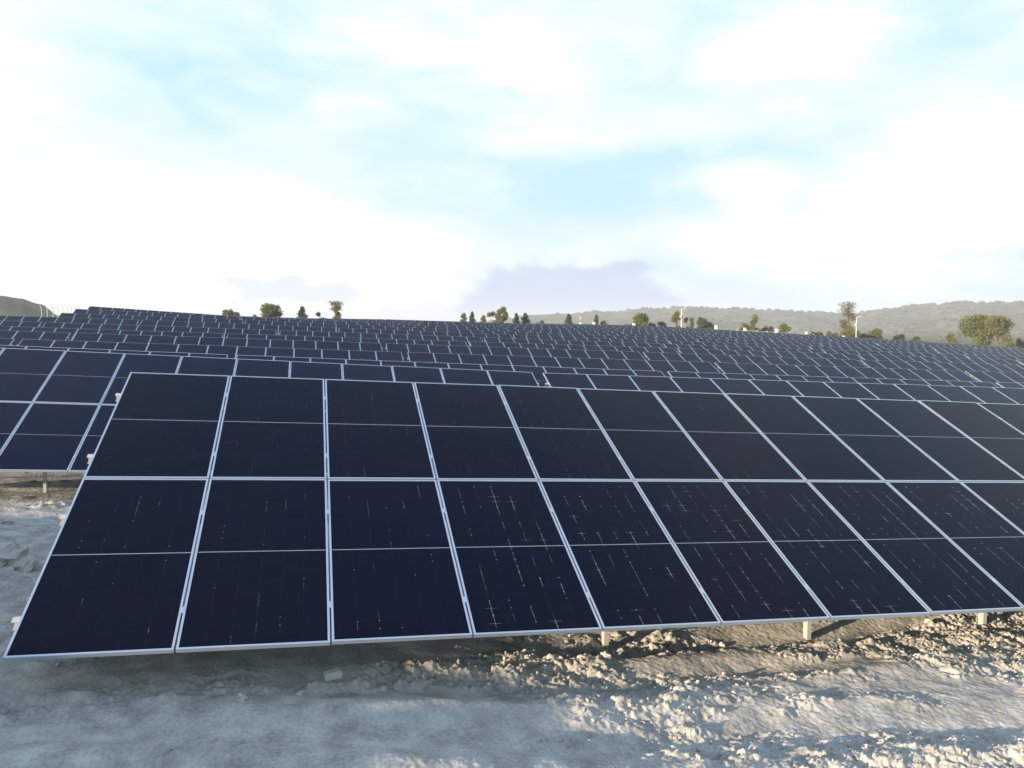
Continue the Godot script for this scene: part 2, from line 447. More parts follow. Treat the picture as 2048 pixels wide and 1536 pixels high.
func post_mesh(h: float) -> ArrayMesh:
	var st := tool()
	box(st, Vector3(0, h / 2, 0.035), Vector3(0.04, h, 0.005))
	box(st, Vector3(-0.0225, h / 2, 0), Vector3(0.005, h, 0.075))
	box(st, Vector3(0.0225, h / 2, 0), Vector3(0.005, h, 0.075))
	return done(st)

func solar_table(row: int, x0: float, label: String) -> void:
	var z := ROW_Z - (row - 1) * ROW_PITCH
	var y0 := EYE + top_height(x0, row)
	var y1 := EYE + top_height(x0 + COLS * MOD_P, row)
	var alpha := asin((y1 - y0) / (COLS * MOD_P))
	var lean := Basis(Vector3(0, 0, 1), alpha)
	var face := lean * Basis(Vector3(1, 0, 0), TILT)
	var down := face * Vector3(0, 0, 1)
	var along := lean * Vector3(1, 0, 0)
	var up := face * Vector3(0, 1, 0)
	var corner := Vector3(x0, y0, z)
	var slope := 2 * MOD_L + 0.02
	var mid := corner + along * (COLS * MOD_P / 2) + down * (slope / 2)
	var base := Vector3(mid.x, land(mid.x, mid.z), mid.z)
	var t := thing("solar_table", label, "solar table", base, "solar tables of the field")
	var at := corner - base
	var r := RandomNumberGenerator.new()
	r.seed = row * 1000 + int(x0 * 10.0)
	for j in 2:
		for i in COLS:
			var c := at + along * ((i + 0.5) * MOD_P) + down * (MOD_L / 2 + j * (MOD_L + 0.02)) - up * 0.0175
			# modules never sit quite flush with each other
			var wob := face * Basis.from_euler(Vector3(r.randfn(0, 0.0016), 0, r.randfn(0, 0.0022)))
			c += up * r.randfn(0, 0.0015)
			if row <= 3:
				var p := part("solar_panel", panel_frame, M.frame, t, Transform3D(wob, c))
				var g: StandardMaterial3D = M.glass
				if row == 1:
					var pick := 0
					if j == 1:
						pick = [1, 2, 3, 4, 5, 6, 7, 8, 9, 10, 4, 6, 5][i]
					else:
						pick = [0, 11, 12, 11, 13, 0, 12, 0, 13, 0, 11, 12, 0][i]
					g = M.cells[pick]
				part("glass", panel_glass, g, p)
				part("centre_strip", panel_strip, M.strip, p)
			else:
				part("solar_panel", panel_far[0 if row < 8 else 1], null, t, Transform3D(wob, c))
	var stations := [0.42, 1.72, 2.74, 4.06]
	for s in stations:
		var c2: Vector3 = at + along * (COLS * MOD_P / 2) + down * (slope - s) - up * 0.0755
		part("purlin", purlin_mesh, M.zinc, t, Transform3D(face, c2))
	var frames := 7 if row <= 8 else 4
	for i in frames:
		var fx := 0.28 + i * 14.4 / (frames - 1)
		var c3 := at + along * fx + down * (slope / 2) - up * 0.161
		part("rafter", rafter_mesh, M.zinc, t, Transform3D(face, c3))
		for s in [1.15, 3.65]:
			var top: Vector3 = at + along * fx + down * (slope - s) - up * 0.21
			var wx := top.x + base.x
			var wz := top.z + base.z
			var foot := land(wx, wz) - base.y - 0.25
			part("post", post_mesh(top.y - foot), M.zinc, t, Transform3D(Basis.IDENTITY, Vector3(top.x, foot, top.z)))
	if row <= 2:
		for i in range(1, COLS):
			for s in [0.42, 1.72, 2.74, 4.06]:
				part("clamp", clamp_mesh, M.frame, t, Transform3D(face, at + along * (i * MOD_P) + down * (slope - s) - up * 0.0175))

func field() -> void:
	make_table_meshes()
	var phase := {1: -2.02, 2: 5.79, 3: -2.02, 4: 4.58, 5: 4.47, 6: 10.87, 7: -1.47, 8: 3.1, 9: -20.1, 10: -21.0, 11: -21.7, 12: -20.4, 13: -17.9, 14: -14.0, 15: -17.5, 16: -16.0, 17: -12.0, 18: -18.6}
	for row in range(1, 19):
		var z := ROW_Z - (row - 1) * ROW_PITCH
		var left := z * 0.335 - 0.5
		var right := -z * 1.125
		var starts := []
		var first: float = phase[row]
		if row > 1 and row < 9:
			while first + COLS * MOD_P > left:
				first -= PERIOD
			first += PERIOD
		while first < right:
			starts.append(first)
			if row == 1:
				break
			first += PERIOD
		for i in starts.size():
			var label := ""
			if row == 1:
				label = "large dark solar table filling the foreground, nearest to the camera"
			else:
				label = "dark solar table, %s row from the camera, %s from left in view" % [ORD[row - 1], ORD[i]]
			solar_table(row, starts[i], label)

# ---------------------------------------------------------------- ground

func spread(a: float, b: float, step: float) -> Array:
	var out := []
	var n := int(round((b - a) / step))
	for i in n:
		out.append(a + (b - a) * i / n)
	return out

func make_ground() -> MeshInstance3D:
	var xs := [-6000.0, -3000.0, -1500.0, -900.0, -600.0, -400.0, -280.0, -200.0, -150.0, -120.0] + spread(-100, -20, 5) + spread(-20, -7, 0.25) + spread(-7, -4.4, 0.06) + spread(-4.4, 0, 0.025) + spread(0, 9.8, 0.0145) + spread(9.8, 13, 0.1) + spread(13, 40, 1.5) + spread(40, 240, 5) + [240.0, 280.0, 340.0, 420.0, 600.0, 900.0, 1500.0, 3000.0, 6000.0]
	var zs := [-6000.0, -3000.0, -1500.0, -1000.0, -700.0, -500.0, -400.0, -330.0, -280.0, -240.0, -220.0] + spread(-205, -21, 2.0) + spread(-21, -17, 0.2) + spread(-17, -10.2, 0.06) + spread(-10.2, -8.6, 0.03) + spread(-8.6, -4.4, 0.0145) + spread(-4.4, -4.2, 0.02) + spread(-4.2, -2, 0.05) + spread(-2, 9, 0.5) + [9.0, 14.0, 22.0, 35.0, 60.0, 120.0, 300.0, 1000.0, 4000.0]
	var nx := xs.size()
	var nz := zs.size()
	var v := PackedVector3Array()
	var nn := PackedVector3Array()
	var uv := PackedVector2Array()
	v.resize(nx * nz)
	nn.resize(nx * nz)
	uv.resize(nx * nz)
	for j in nz:
		for i in nx:
			var x: float = xs[i]
			var z: float = zs[j]
			v[j * nx + i] = Vector3(x, ground_y(x, z), z)
			uv[j * nx + i] = Vector2(x, z)
	for j in nz:
		for i in nx:
			var dx := v[j * nx + mini(i + 1, nx - 1)] - v[j * nx + maxi(i - 1, 0)]
			var dz := v[mini(j + 1, nz - 1) * nx + i] - v[maxi(j - 1, 0) * nx + i]
			nn[j * nx + i] = dz.cross(dx).normalized()
	# bare soil on the site, scrub and dry grass on the plain beyond it
	var soil_idx := PackedInt32Array()
	var plain_idx := PackedInt32Array()
	for j in nz - 1:
		for i in nx - 1:
			var a := j * nx + i
			var far: bool = zs[j] < -181.0 or xs[i] < -120.0 or xs[i] >= 240.0 or zs[j] >= 60.0
			var quad_idx := PackedInt32Array([a, a + 1, a + nx, a + 1, a + nx + 1, a + nx])
			if far:
				plain_idx.append_array(quad_idx)
			else:
				soil_idx.append_array(quad_idx)
	var m := ArrayMesh.new()
	for k in 2:
		var arr := []
		arr.resize(Mesh.ARRAY_MAX)
		arr[Mesh.ARRAY_VERTEX] = v
		arr[Mesh.ARRAY_NORMAL] = nn
		arr[Mesh.ARRAY_TEX_UV] = uv
		arr[Mesh.ARRAY_INDEX] = [soil_idx, plain_idx][k]
		m.add_surface_from_arrays(Mesh.PRIMITIVE_TRIANGLES, arr)
		m.surface_set_material(k, [M.earth, M.plain][k])
	var g := part("ground", m, null, self)
	g.set_meta("kind", "structure")
	print("ground verts ", nx * nz)
	return g

func lump(seed_n: int, n: int, rough: float) -> ArrayMesh:
	var r := RandomNumberGenerator.new()
	r.seed = seed_n
	var f := FastNoiseLite.new()
	f.seed = seed_n
	f.frequency = 0.9
	var st := SurfaceTool.new()
	st.begin(Mesh.PRIMITIVE_TRIANGLES)
	st.set_smooth_group(-1)
	var rows := n / 2 + 1
	var p := []
	for j in rows + 1:
		var line := []
		for i in n:
			var th := PI * j / rows
			var ph := TAU * i / n
			var d := Vector3(sin(th) * cos(ph), cos(th), sin(th) * sin(ph))
			line.append(d * (1.0 + rough * f.get_noise_3dv(d * 1.7) + r.randf_range(-0.08, 0.08) * (1.0 if j > 0 and j < rows else 0.0)) * Vector3(1.0, 0.72, 0.9))
		p.append(line)
	for j in rows:
		for i in n:
			var k := (i + 1) % n
			if j > 0:
				st.add_vertex(p[j][i]); st.add_vertex(p[j][k]); st.add_vertex(p[j + 1][k])
			if j < rows - 1 or j == 0:
				st.add_vertex(p[j][i]); st.add_vertex(p[j + 1][k]); st.add_vertex(p[j + 1][i])
	st.generate_normals()
	return st.commit()

func soil(g: MeshInstance3D) -> void:
	var shapes := [lump(3, 7, 0.5), lump(8, 8, 0.7), lump(13, 7, 0.9), lump(19, 8, 0.6)]
	rng.seed = 77
	# the larger clods, one by one
	var made := 0
	while made < 90:
		var x := rng.randf_range(-3.5, 9.0)
		var z := rng.randf_range(-9.0, -4.6)
		if rng.randf() > loose(x, z) * smoothstep(-2.5, 2.0, x) + 0.03:
			continue
		var s := 0.018 + 0.05 * pow(rng.randf(), 3.0)
		var b := Basis.from_euler(Vector3(rng.randf_range(-0.5, 0.5), rng.randf() * TAU, rng.randf_range(-0.5, 0.5))).scaled_local(Vector3(s * rng.randf_range(0.9, 1.5), s, s * rng.randf_range(0.8, 1.2)))
		part("clod", shapes[rng.randi() % 4], M.clod, g, Transform3D(b, Vector3(x, ground_y(x, z) - s * 0.05, z)))
		made += 1
	# crumbs nobody could count
	var mm := MultiMesh.new()
	mm.transform_format = MultiMesh.TRANSFORM_3D
	mm.mesh = shapes[1]
	var list := []
	var tries := 0
	while list.size() < 4500 and tries < 90000:
		tries += 1
		var x := rng.randf_range(-4.2, 9.6)
		var z := rng.randf_range(-10.0, -4.3)
		if rng.randf() > pow(loose(x, z), 1.5) * (0.25 + 0.75 * smoothstep(-2.0, 2.0, x)):
			continue
		var s := 0.004 + 0.016 * pow(rng.randf(), 3.0)
		var b := Basis.from_euler(Vector3(rng.randf() * 3.0, rng.randf() * TAU, rng.randf() * 3.0)).scaled_local(Vector3(s * rng.randf_range(0.8, 1.5), s, s))
		list.append(Transform3D(b, Vector3(x, ground_y(x, z) + s * 0.3, z)))
	mm.instance_count = list.size()
	for i in list.size():
		mm.set_instance_transform(i, list[i])
	var o := MultiMeshInstance3D.new()
	o.name = "soil_crumbs"
	o.multimesh = mm
	o.material_override = M.earth
	o.set_meta("kind", "stuff")
	o.set_meta("label", "small loose crumbs of pale dry soil")
	g.add_child(o)

# ---------------------------------------------------------------- trees and far things

func leaf(v: PackedVector3Array, n: PackedVector3Array, c: Vector3, s: float, r: RandomNumberGenerator) -> void:
	var d := Vector3(r.randfn(), r.randfn() + 0.4, r.randfn()).normalized()
	var a := d.cross(Vector3(r.randfn(), r.randfn(), r.randfn())).normalized()
	var b := d.cross(a)
	var p := [c - a * s, c + b * s * 0.55, c + a * s, c - b * s * 0.55]
	for i in [0, 1, 2, 0, 2, 3]:
		v.append(p[i])
		n.append(d)

func tree(kind: String, x: float, z: float, top: float, wide: float, called: String, label: String, leaf_mat: Material, seed_n: int) -> void:
	var r := RandomNumberGenerator.new()
	r.seed = seed_n
	var base := Vector3(x, land(x, z) - 0.05, z)
	var tall := maxf(top - base.y, 1.2)
	var t := thing(called, label, "bush" if kind == "bush" else "tree", base, "trees and bushes beyond the solar field")
	var lobes := []
	var hw := wide * (0.88 if kind == "tall" else (0.76 if kind in ["cone", "open", "gap"] else 0.62))
	match kind:
		"bush":
			for i in 9:
				lobes.append([Vector3(r.randf_range(-0.65, 0.65) * hw, tall * r.randf_range(0.5, 0.86), r.randf_range(-0.6, 0.6) * hw), Vector3(hw * 0.42, tall * 0.15, hw * 0.42)])
			lobes.append([Vector3(0, tall * 0.55, 0), Vector3(hw * 0.95, tall * 0.3, hw * 0.8)])
		"dense":
			for i in 11:
				var a := r.randf() * TAU
				var hh := r.randf_range(0.3, 0.86)
				var rad := hw * 0.72 * sqrt(maxf(0.1, 1.0 - pow((hh - 0.52) / 0.5, 2.0)))
				lobes.append([Vector3(cos(a) * rad * r.randf_range(0.3, 0.9), tall * hh, sin(a) * rad * r.randf_range(0.3, 0.9)), Vector3.ONE * hw * r.randf_range(0.34, 0.52) * Vector3(1, 0.85, 1)])
			lobes.append([Vector3(0, tall * 0.88, 0), Vector3(hw * 0.5, tall * 0.12, hw * 0.5)])
		"cone":
			for i in 9:
				var hh := 0.3 + 0.66 * i / 8.0
				var rad := hw * (1.35 - 1.1 * (hh - 0.3) / 0.7)
				lobes.append([Vector3(r.randf_range(-0.3, 0.3) * rad, tall * hh, r.randf_range(-0.3, 0.3) * rad), Vector3(rad * 0.85, tall * 0.09, rad * 0.8)])
		"tall":
			for i in 13:
				var hh := 0.12 + 0.84 * i / 12.0
				var rad := hw * (0.95 if hh > 0.72 else (0.45 if hh > 0.52 else 0.75)) * r.randf_range(0.75, 1.15)
				lobes.append([Vector3(r.randf_range(-0.35, 0.35) * hw, tall * hh, r.randf_range(-0.35, 0.35) * hw), Vector3(rad * 0.85, tall * 0.062, rad * 0.8)])
		"gap":
			for i in 8:
				var hh := r.randf_range(0.28, 0.9)
				var a := r.randf() * TAU
				lobes.append([Vector3(cos(a) * hw * 0.6, tall * hh, sin(a) * hw * 0.5), Vector3(hw * 0.42, tall * 0.085, hw * 0.42)])
		_:
			for i in 10:
				var a := r.randf() * TAU
				var hh := r.randf_range(0.4, 0.93)
				lobes.append([Vector3(cos(a) * hw * r.randf_range(0.2, 0.85), tall * hh, sin(a) * hw * r.randf_range(0.2, 0.8)), Vector3.ONE * hw * r.randf_range(0.3, 0.46)])
	# trunk and limbs
	var st := tool()
	var stem := maxf(0.05, tall * 0.022)
	var head := Vector3(r.randf_range(-0.1, 0.1) * hw, tall * 0.62, 0)
	tube(st, Vector3.ZERO, head * 0.5 + Vector3(0.08, 0, 0) * hw, stem * 1.3, stem, 7)
	tube(st, head * 0.5 + Vector3(0.08, 0, 0) * hw, head, stem, stem * 0.6, 7)
	for l in lobes:
		var c: Vector3 = l[0]
		tube(st, Vector3(head.x * 0.6, minf(c.y * 0.6, head.y), 0), c, stem * 0.5, stem * 0.15, 5)
	part("trunk", done(st), M.bark, t)
	var v := PackedVector3Array()
	var n := PackedVector3Array()
	var per := int(clampf(1500.0 + wide * 600.0, 2000.0, 8000.0) / lobes.size())
	var size := clampf(0.12 + wide * 0.02, 0.14, 0.3)
	for l in lobes:
		var c: Vector3 = l[0]
		var s: Vector3 = l[1]
		for i in per:
			var d := Vector3(r.randfn(), r.randfn(), r.randfn()).normalized()
			var p := c + d * s * pow(r.randf(), 0.45) * r.randf_range(0.85, 1.2)
			if p.y > 0.05:
				leaf(v, n, p, size * r.randf_range(0.6, 1.4), r)
	var arr := []
	arr.resize(Mesh.ARRAY_MAX)
	arr[Mesh.ARRAY_VERTEX] = v
	arr[Mesh.ARRAY_NORMAL] = n
	var m := ArrayMesh.new()
	m.add_surface_from_arrays(Mesh.PRIMITIVE_TRIANGLES, arr)
	part("crown", m, leaf_mat, t)

func hill(called: String, profile: Array, dist: float, near: float, deep: float, seed_n: int, material: Material, lift := 1.0) -> void:
	# profile: azimuth (degrees from -z, right positive) and height angle of the ridge
	var f := FastNoiseLite.new()
	f.seed = seed_n
	f.frequency = 1.0
	f.fractal_octaves = 5
	var na := 420
	var nr := 60
	var a0: float = profile[0][0]
	var a1: float = profile[profile.size() - 1][0]
	var v := PackedVector3Array()
	for j in nr + 1:
		var s := float(j) / nr
		var rad := near + (deep - near) * s
		for i in na + 1:
			var az := lerpf(a0, a1, float(i) / na)
			var e := 0.0
			for k in profile.size() - 1:
				if az >= profile[k][0] and az <= profile[k + 1][0]:
					var w: float = (az - profile[k][0]) / (profile[k + 1][0] - profile[k][0])
					e = lerpf(profile[k][1], profile[k + 1][1], w * w * (3.0 - 2.0 * w))
			var ridge := dist * tan(deg_to_rad(e)) + EYE + 7.0
			var u := (rad - near) / (dist - near)
			var shape := pow(smoothstep(0.0, 1.0, u), 0.8) if u < 1.0 else smoothstep(0.0, 1.0, 1.0 - (u - 1.0) * (dist - near) / (deep - dist))
			var x := sin(deg_to_rad(az)) * rad
			var z := -cos(deg_to_rad(az)) * rad
			var q := dist / 1800.0
			var valley := absf(f.get_noise_2d(x / (330.0 * q), z / (500.0 * q)))
			var y := ridge * shape - 40.0 * q * lift * (1.0 - valley) * sin(PI * clampf(u, 0.0, 1.0)) + (1.3 * f.get_noise_2d(x / (26.0 * q), z / (26.0 * q)) + 2.6 * f.get_noise_2d(x / (90.0 * q), z / (90.0 * q))) * q * shape * lift
			v.append(Vector3(x, y - 7.5, z))
	var st := SurfaceTool.new()
	st.begin(Mesh.PRIMITIVE_TRIANGLES)
	for p in v:
		st.set_uv(Vector2(p.x, p.z) / 900.0)
		st.add_vertex(p)
	for j in nr:
		for i in na:
			var a := j * (na + 1) + i
			var b := a + na + 1
			for k in [a, b, a + 1, a + 1, b, b + 1]:
				st.add_index(k)
	st.generate_normals()
	var o := part(called, st.commit(), material, self)
	o.set_meta("kind", "structure")
	if dist > 1000.0:
		woods(o, v, na, nr, dist, seed_n)

# far woods on a hillside that read as one mass
func woods(hill_node: MeshInstance3D, v: PackedVector3Array, na: int, nr: int, dist: float, seed_n: int) -> void:
	var r := RandomNumberGenerator.new()
	r.seed = seed_n
	var f := FastNoiseLite.new()
	f.seed = seed_n + 3
	f.frequency = 4.5 / dist
	f.fractal_octaves = 3
	var mm := MultiMesh.new()
	mm.transform_format = MultiMesh.TRANSFORM_3D
	mm.use_colors = true
	mm.mesh = lump(seed_n, 7, 0.9)
	var list := []
	for k in 8000:
		var i := r.randi() % na
		var j := r.randi() % (nr * 2 / 3)
		var p := v[j * (na + 1) + i].lerp(v[(j + 1) * (na + 1) + i + 1], r.randf())
		var thick := smoothstep(-0.25, 0.35, f.get_noise_2d(p.x, p.z))
		if r.randf() > 0.12 + 0.88 * thick * thick:
			continue
		var s := dist / 1800.0 * r.randf_range(2.2, 5.2)
		list.append(Transform3D(Basis(Vector3.UP, r.randf() * TAU).scaled_local(Vector3(s * r.randf_range(0.9, 1.6), s, s)), p + Vector3(0, s * 0.3, 0)))
	mm.instance_count = list.size()
	for k in list.size():
		mm.set_instance_transform(k, list[k])
		var t := r.randf()
		mm.set_instance_color(k, Color(0.045, 0.05, 0.028).lerp(Color(0.075, 0.075, 0.04), t))
	var o := MultiMeshInstance3D.new()
	o.name = "woods"
	o.multimesh = mm
	var m := mat(Color(1, 1, 1), 0.95, 0.0, 0.1)
	m.vertex_color_use_as_albedo = true
	o.material_override = m
	o.set_meta("kind", "stuff")
	o.set_meta("label", "distant scrub and woods covering the hillside")
	hill_node.add_child(o)

func street_lamp(x: float, z: float, top: float, label: String) -> void:
	var y := land(x, z)
	var t := thing("street_lamp", label, "street lamp", Vector3(x, y, z), "lamp posts at the far edge of the field")
	var h := top - y - 0.2
	var st := tool()
	tube(st, Vector3.ZERO, Vector3(0, h, 0), 0.09, 0.06, 10)
	part("pole", done(st), M.white, t)
	st = tool()
	tube(st, Vector3(0, h - 0.1, 0), Vector3(0.7, h + 0.12, 0), 0.07, 0.05, 8)
	part("arm", done(st), M.white, t)
	st = tool()
	box(st, Vector3(1.0, h + 0.15, 0), Vector3(0.75, 0.12, 0.3), Basis(Vector3(0, 0, 1), 0.12))
	part("lamp_head", done(st), M.white, t)
	st = tool()
	box(st, Vector3(-0.24, h - 1.9, 0), Vector3(0.24, 0.42, 0.3))
	part("control_box", done(st), M.white, t)

func mast(x: float, z: float, top: float, label: String) -> void:
	var y := land(x, z)
	var t := thing("lattice_mast", label, "mast", Vector3(x, y, z))
	var h := top - y
	var n := 9
	for i in n:
		var a := h * i / n
		var b := h * (i + 1) / n
		var st := tool()
		for k in 3:
			var p := TAU * k / 3
			var q := TAU * (k + 1) / 3
			var o := Vector3(cos(p), 0, sin(p)) * 0.2
			var o2 := Vector3(cos(q), 0, sin(q)) * 0.2
			tube(st, o + Vector3(0, a, 0), o + Vector3(0, b, 0), 0.06, 0.06, 5)
			tube(st, o + Vector3(0, a, 0), o2 + Vector3(0, b, 0), 0.04, 0.04, 4)
		part("mast_section", done(st), M.red if i % 2 == 0 else M.white, t)

func cabinet(x: float, z: float, top: float, label: String) -> void:
	var y := land(x, z)
	var h := maxf(top - y, 1.0)
	var t := thing("equipment_cabinet", label, "cabinet", Vector3(x, y, z), "white cabinets on the far field edge")
	t.scale = Vector3(0.48, 1.0, 0.48)
	var st := tool()
	box(st, Vector3(0, 0.2, 0), Vector3(1.1, 0.4, 0.8))
	part("plinth", done(st), M.wall, t)
	st = tool()
	box(st, Vector3(0, 0.4 + (h - 0.5) / 2, 0), Vector3(1.0, h - 0.5, 0.7))
	part("body", done(st), M.white, t)
	for s in [-1, 1]:
		st = tool()
		box(st, Vector3(s * 0.245, 0.4 + (h - 0.5) / 2, 0.362), Vector3(0.47, h - 0.62, 0.018))
		var d := part("door", done(st), M.white, t)
		st = tool()
		box(st, Vector3(s * 0.05, 0.4 + (h - 0.5) / 2, 0.385), Vector3(0.03, 0.2, 0.025))
		part("handle", done(st), M.bark, d)
	st = tool()
	box(st, Vector3(0, h - 0.06, 0), Vector3(1.12, 0.08, 0.84))
	part("roof", done(st), M.white, t)

func make_fence() -> void:
	var xs := [-36.7, -35.95, -35.2, -34.55, -33.9, -33.25, -32.7, -32.1, -31.55]
	var tops := [6.6, 6.55, 6.66, 6.7, 6.74, 6.68, 6.64, 6.55, 6.42]
	var z := -130.0
	var base := Vector3(xs[4], land(xs[4], z), z)
	var t := thing("boundary_fence", "row of pale fence posts with bent tops beside the left hill", "fence", base)
	for i in xs.size():
		var g := land(xs[i], z) - base.y - 0.3
		var h: float = tops[i] - base.y
		var st := tool()
		var o := Vector3(xs[i] - base.x, 0, 0)
		tube(st, o + Vector3(0, g, 0), o + Vector3(0, h - 0.55, 0), 0.05, 0.048, 7)
		tube(st, o + Vector3(0, h - 0.6, 0), o + Vector3(-0.12, h - 0.25, 0), 0.048, 0.045, 7)
		tube(st, o + Vector3(-0.11, h - 0.28, 0), o + Vector3(-0.36, h, 0), 0.045, 0.03, 7)
		part("post", done(st), M.concrete, t)
	for k in 4:
		var st2 := tool()
		for i in xs.size() - 1:
			var a := Vector3(xs[i] - base.x, tops[i] - base.y - 0.75 - 0.45 * k, 0.09)
			var b := Vector3(xs[i + 1] - base.x, tops[i + 1] - base.y - 0.75 - 0.45 * k, 0.09)
			tube(st2, a, b, 0.006, 0.006, 4)
		part("wire", done(st2), M.zinc, t)

func make_wall() -> void:
	var pts := [[98.0, 3.05], [106.0, 2.8], [114.6, 2.35], [125.0, 1.6], [134.9, 0.78], [144.0, -0.15], [156.0, -0.75], [169.2, -1.5], [181.0, -2.3], [192.6, -3.0], [204.0, -3.7]]
	var z := -173.0
	var base := Vector3(144.0, land(144.0, z), z)
	var t := thing("boundary_wall", "low pale boundary wall behind the right half of the field", "wall", base)
	for i in pts.size() - 1:
		var n := 3
		for k in n:
			var xa: float = lerpf(pts[i][0], pts[i + 1][0], float(k) / n)
			var xb: float = lerpf(pts[i][0], pts[i + 1][0], float(k + 1) / n)
			var top: float = lerpf(pts[i][1], pts[i + 1][1], (k + 0.5) / n) - 0.3
			var low := minf(land(xa, z), land(xb, z)) - 0.3
			var st := tool()
			box(st, Vector3((xa + xb) / 2 - base.x, (top + low) / 2 - base.y, 0), Vector3(xb - xa - 0.22, top - low, 0.16))
			part("wall_panel", done(st), M.wall, t)
			st = tool()
			box(st, Vector3(xb - base.x, (top + low) / 2 - base.y + 0.06, 0), Vector3(0.22, top - low + 0.12, 0.26))
			part("pillar", done(st), M.concrete, t)

func rubble() -> void:
	# pale block lying under the front table
	var x := 0.2
	var z := -6.55
	var st := tool()
	var w := 0.14
	box(st, Vector3(0, 0.027, 0), Vector3(w, 0.054, 0.075))
	box(st, Vector3(0, 0.057, 0), Vector3(w - 0.014, 0.006, 0.063))
	box(st, Vector3(w / 2 + 0.003, 0.026, 0.0), Vector3(0.006, 0.042, 0.063))
	var o := part("concrete_block", done(st), M.block, self, Transform3D(Basis.from_euler(Vector3(0.06, 0.25, 0.03)), Vector3(x, ground_y(x, z) - 0.006, z)))
	tag(o, "small pale concrete block on the shaded soil under the front table", "block")
	var spots := [[-3.3, -10.2, 0.2, "large grey rock beside the left end of the front table"], [-3.0, -9.75, 0.12, "smaller grey rock just in front of the large left rock"], [-4.2, -12.9, 0.07, "small bright stone at the left edge, farthest from the camera"], [-3.75, -11.6, 0.055, "small pale stone on the grey soil left of the front table"], [-0.49, -6.14, 0.04, "dark stone alone on the shaded foreground soil"], [3.15, -6.46, 0.045, "white stone standing on the shaded soil below the fifth column"]]
	for s in spots:
		var k: float = s[2]
		var m := lump(int(100 + k * 1000), 14, 0.8)
		var p := part(numbered("rock"), m, M.rock, self, Transform3D(Basis.from_euler(Vector3(0.2, k * 40.0, 0.1)).scaled_local(Vector3(k * 1.3, k, k)), Vector3(s[0], ground_y(s[0], s[1]) + k * 0.3, s[1])))
		tag(p, s[3], "rock", "rocks lying around the front table")

# ----------------------------------------------------------------

